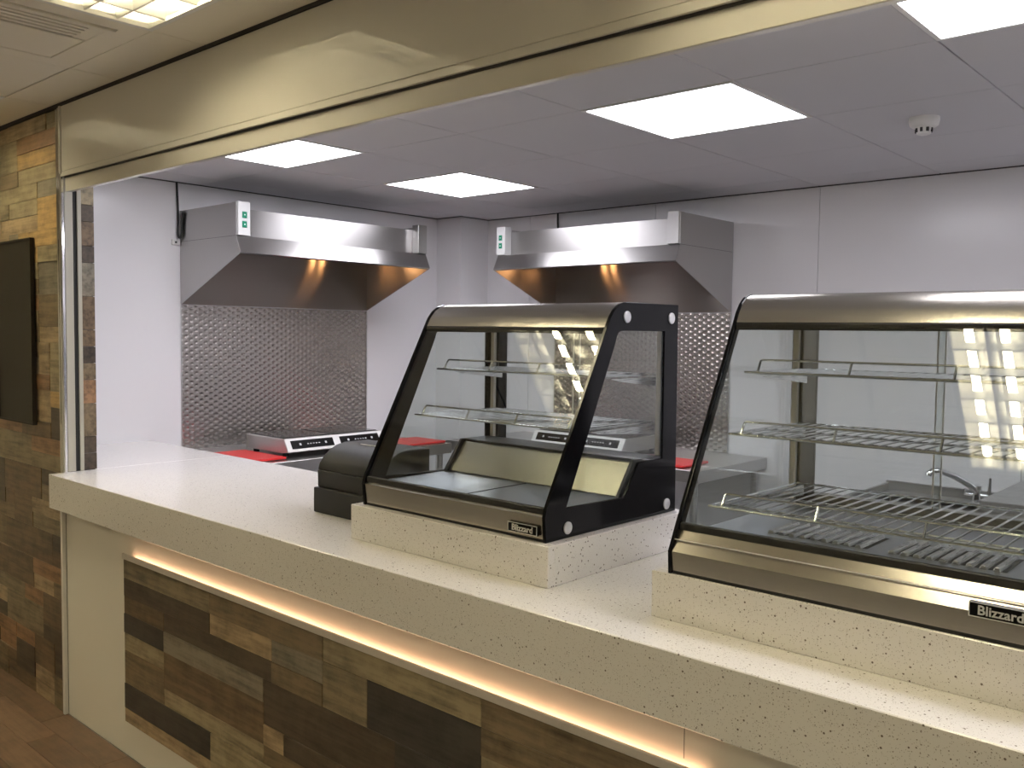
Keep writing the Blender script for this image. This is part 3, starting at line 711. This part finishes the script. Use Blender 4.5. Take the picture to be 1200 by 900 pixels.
hob('double induction hob with white control fascia under the left wall hood', lambda u, d, z: (-4.395+d, 2.70+u, z), (-4.2, 3.03, TZ))
hob('double induction hob with white control fascia under the back wall hood', lambda u, d, z: (-2.815-u, 4.44-d, z), (-3.14, 4.24, TZ))
def chop(label, x0, x1, y0, y1):
    t = thing('chopping_board', label, 'chopping board', ((x0+x1)/2, (y0+y1)/2, TZ), 'red chopping boards')
    bx('slab', 'red', t, x0, x1, y0, y1, TZ+.003, TZ+.015, .003, seg=2)
    for x in (x0+.03, x1-.03):
        for y in (y0+.03, y1-.03): bx('foot', 'rubber', t, x-.01, x+.01, y-.01, y+.01, TZ+.0003, TZ+.003)
chop('red chopping board left of the induction hob on the left wall table', -4.37, -3.97, 2.40, 2.675)
chop('red chopping board right of the induction hob, seen through the smaller display case', -4.20, -3.93, 3.40, 3.78)
chop('red chopping board on the back wall table between the two display cases', -2.72, -2.36, 3.93, 4.18)

# ------------------------------------------------------------------ sink and unit on the right of the back wall
sk = thing('sink_unit', 'steel sink with raised back seen through the larger display case', 'sink', (-1.33, 4.3, 0))
sx0, sx1, sy0, sy1, sz = -1.6, -1.0, 4.0, YB-.003, .86
MB().ring([(sx0, sy0), (sx1, sy0), (sx1, sy1-.02), (sx0, sy1-.02)], [(sx0+.06, sy0+.07), (sx1-.06, sy0+.07), (sx1-.06, sy1-.13), (sx0+.06, sy1-.13)], 'z', sz-.03, sz).build('rim', 'steel_t', sk, .003)
b = MB(); a0, a1, b0, b1 = sx0+.06, sx1-.06, sy0+.07, sy1-.13
b.box(a0, a1, b0, b1, sz-.25, sz-.247).box(a0-.002, a0, b0, b1, sz-.25, sz-.002).box(a1, a1+.002, b0, b1, sz-.25, sz-.002).box(a0, a1, b0-.002, b0, sz-.25, sz-.002).box(a0, a1, b1, b1+.002, sz-.25, sz-.002)
b.build('bowl', 'steel_t', sk)
bx('upstand', 'steel_t', sk, sx0, sx1, sy1-.02, sy1, sz-.03, sz+.045, .002)
bx('side_upstand', 'steel_t', sk, sx0, sx0+.015, sy0, sy1-.02, sz, sz+.035, .002)
MB().lathe([(.03, 0), (.03, .004), (.01, .005)], ((a0+a1)/2, (b0+b1)/2, sz-.247), 16).build('drain', 'chrome', sk, smooth=True)
for x in (sx0+.04, sx1-.04):
    for y in (sy0+.04, sy1-.06): MB().tube([(x, y, -.003), (x, y, sz-.03)], .019, 10).build('leg', 'steel', sk, smooth=True)
tpp = thing('mixer_tap', 'chrome tap with long spout at the sink', 'tap', (-1.16, 4.555, sz))
MB().lathe([(.026, 0), (.026, .008), (.019, .012), (.018, .055), (.022, .06), (.02, .078), (.008, .085)], (-1.16, 4.555, sz+.0005), 20).build('body', 'chrome', tpp, smooth=True)
MB().tube([(-1.16, 4.555, sz+.05), (-1.19, 4.525, sz+.085), (-1.24, 4.47, sz+.125), (-1.29, 4.42, sz+.15), (-1.315, 4.395, sz+.15), (-1.325, 4.385, sz+.135), (-1.327, 4.383, sz+.125)], [.017, .0165, .0155, .0145, .014, .0145, .0145], 12).build('spout', 'chrome', tpp, smooth=True)
for dx in (-.05, .05):
    MB().tube([(-1.16, 4.555, sz+.035), (-1.16+dx, 4.555, sz+.035)], .008, 10).build('valve', 'chrome', tpp, smooth=True)
    MB().tube([(-1.16+dx, 4.555, sz+.03), (-1.16+dx*1.06, 4.555, sz+.12 if dx > 0 else sz+.06)], [.009, .006], 10).build('lever', 'chrome', tpp, smooth=True)
un = thing('steel_cabinet', 'steel kitchen cabinet right of the sink behind the larger display case', 'cabinet', (-.3, 4.3, 0))
bx('body', 'steel_t', un, -.945, .35, 3.80, YB-.004, .10, .955, .003)
bx('worktop', 'steel_t', un, -.955, .36, 3.78, YB-.004, .956, 1.0, .003)
for a in (-.93, -.295):
    d = bx('door', 'steel', un, a, a+.62, 3.785, 3.799, .12, .94, .002)
    bx('handle', 'chrome', d, a+.5, a+.58, 3.765, 3.785, .85, .865, .002)
for x in (-.88, .28):
    for y in (3.87, 4.55): MB().tube([(x, y, -.003), (x, y, .10)], .02, 10).build('foot', 'rubber', un, smooth=True)
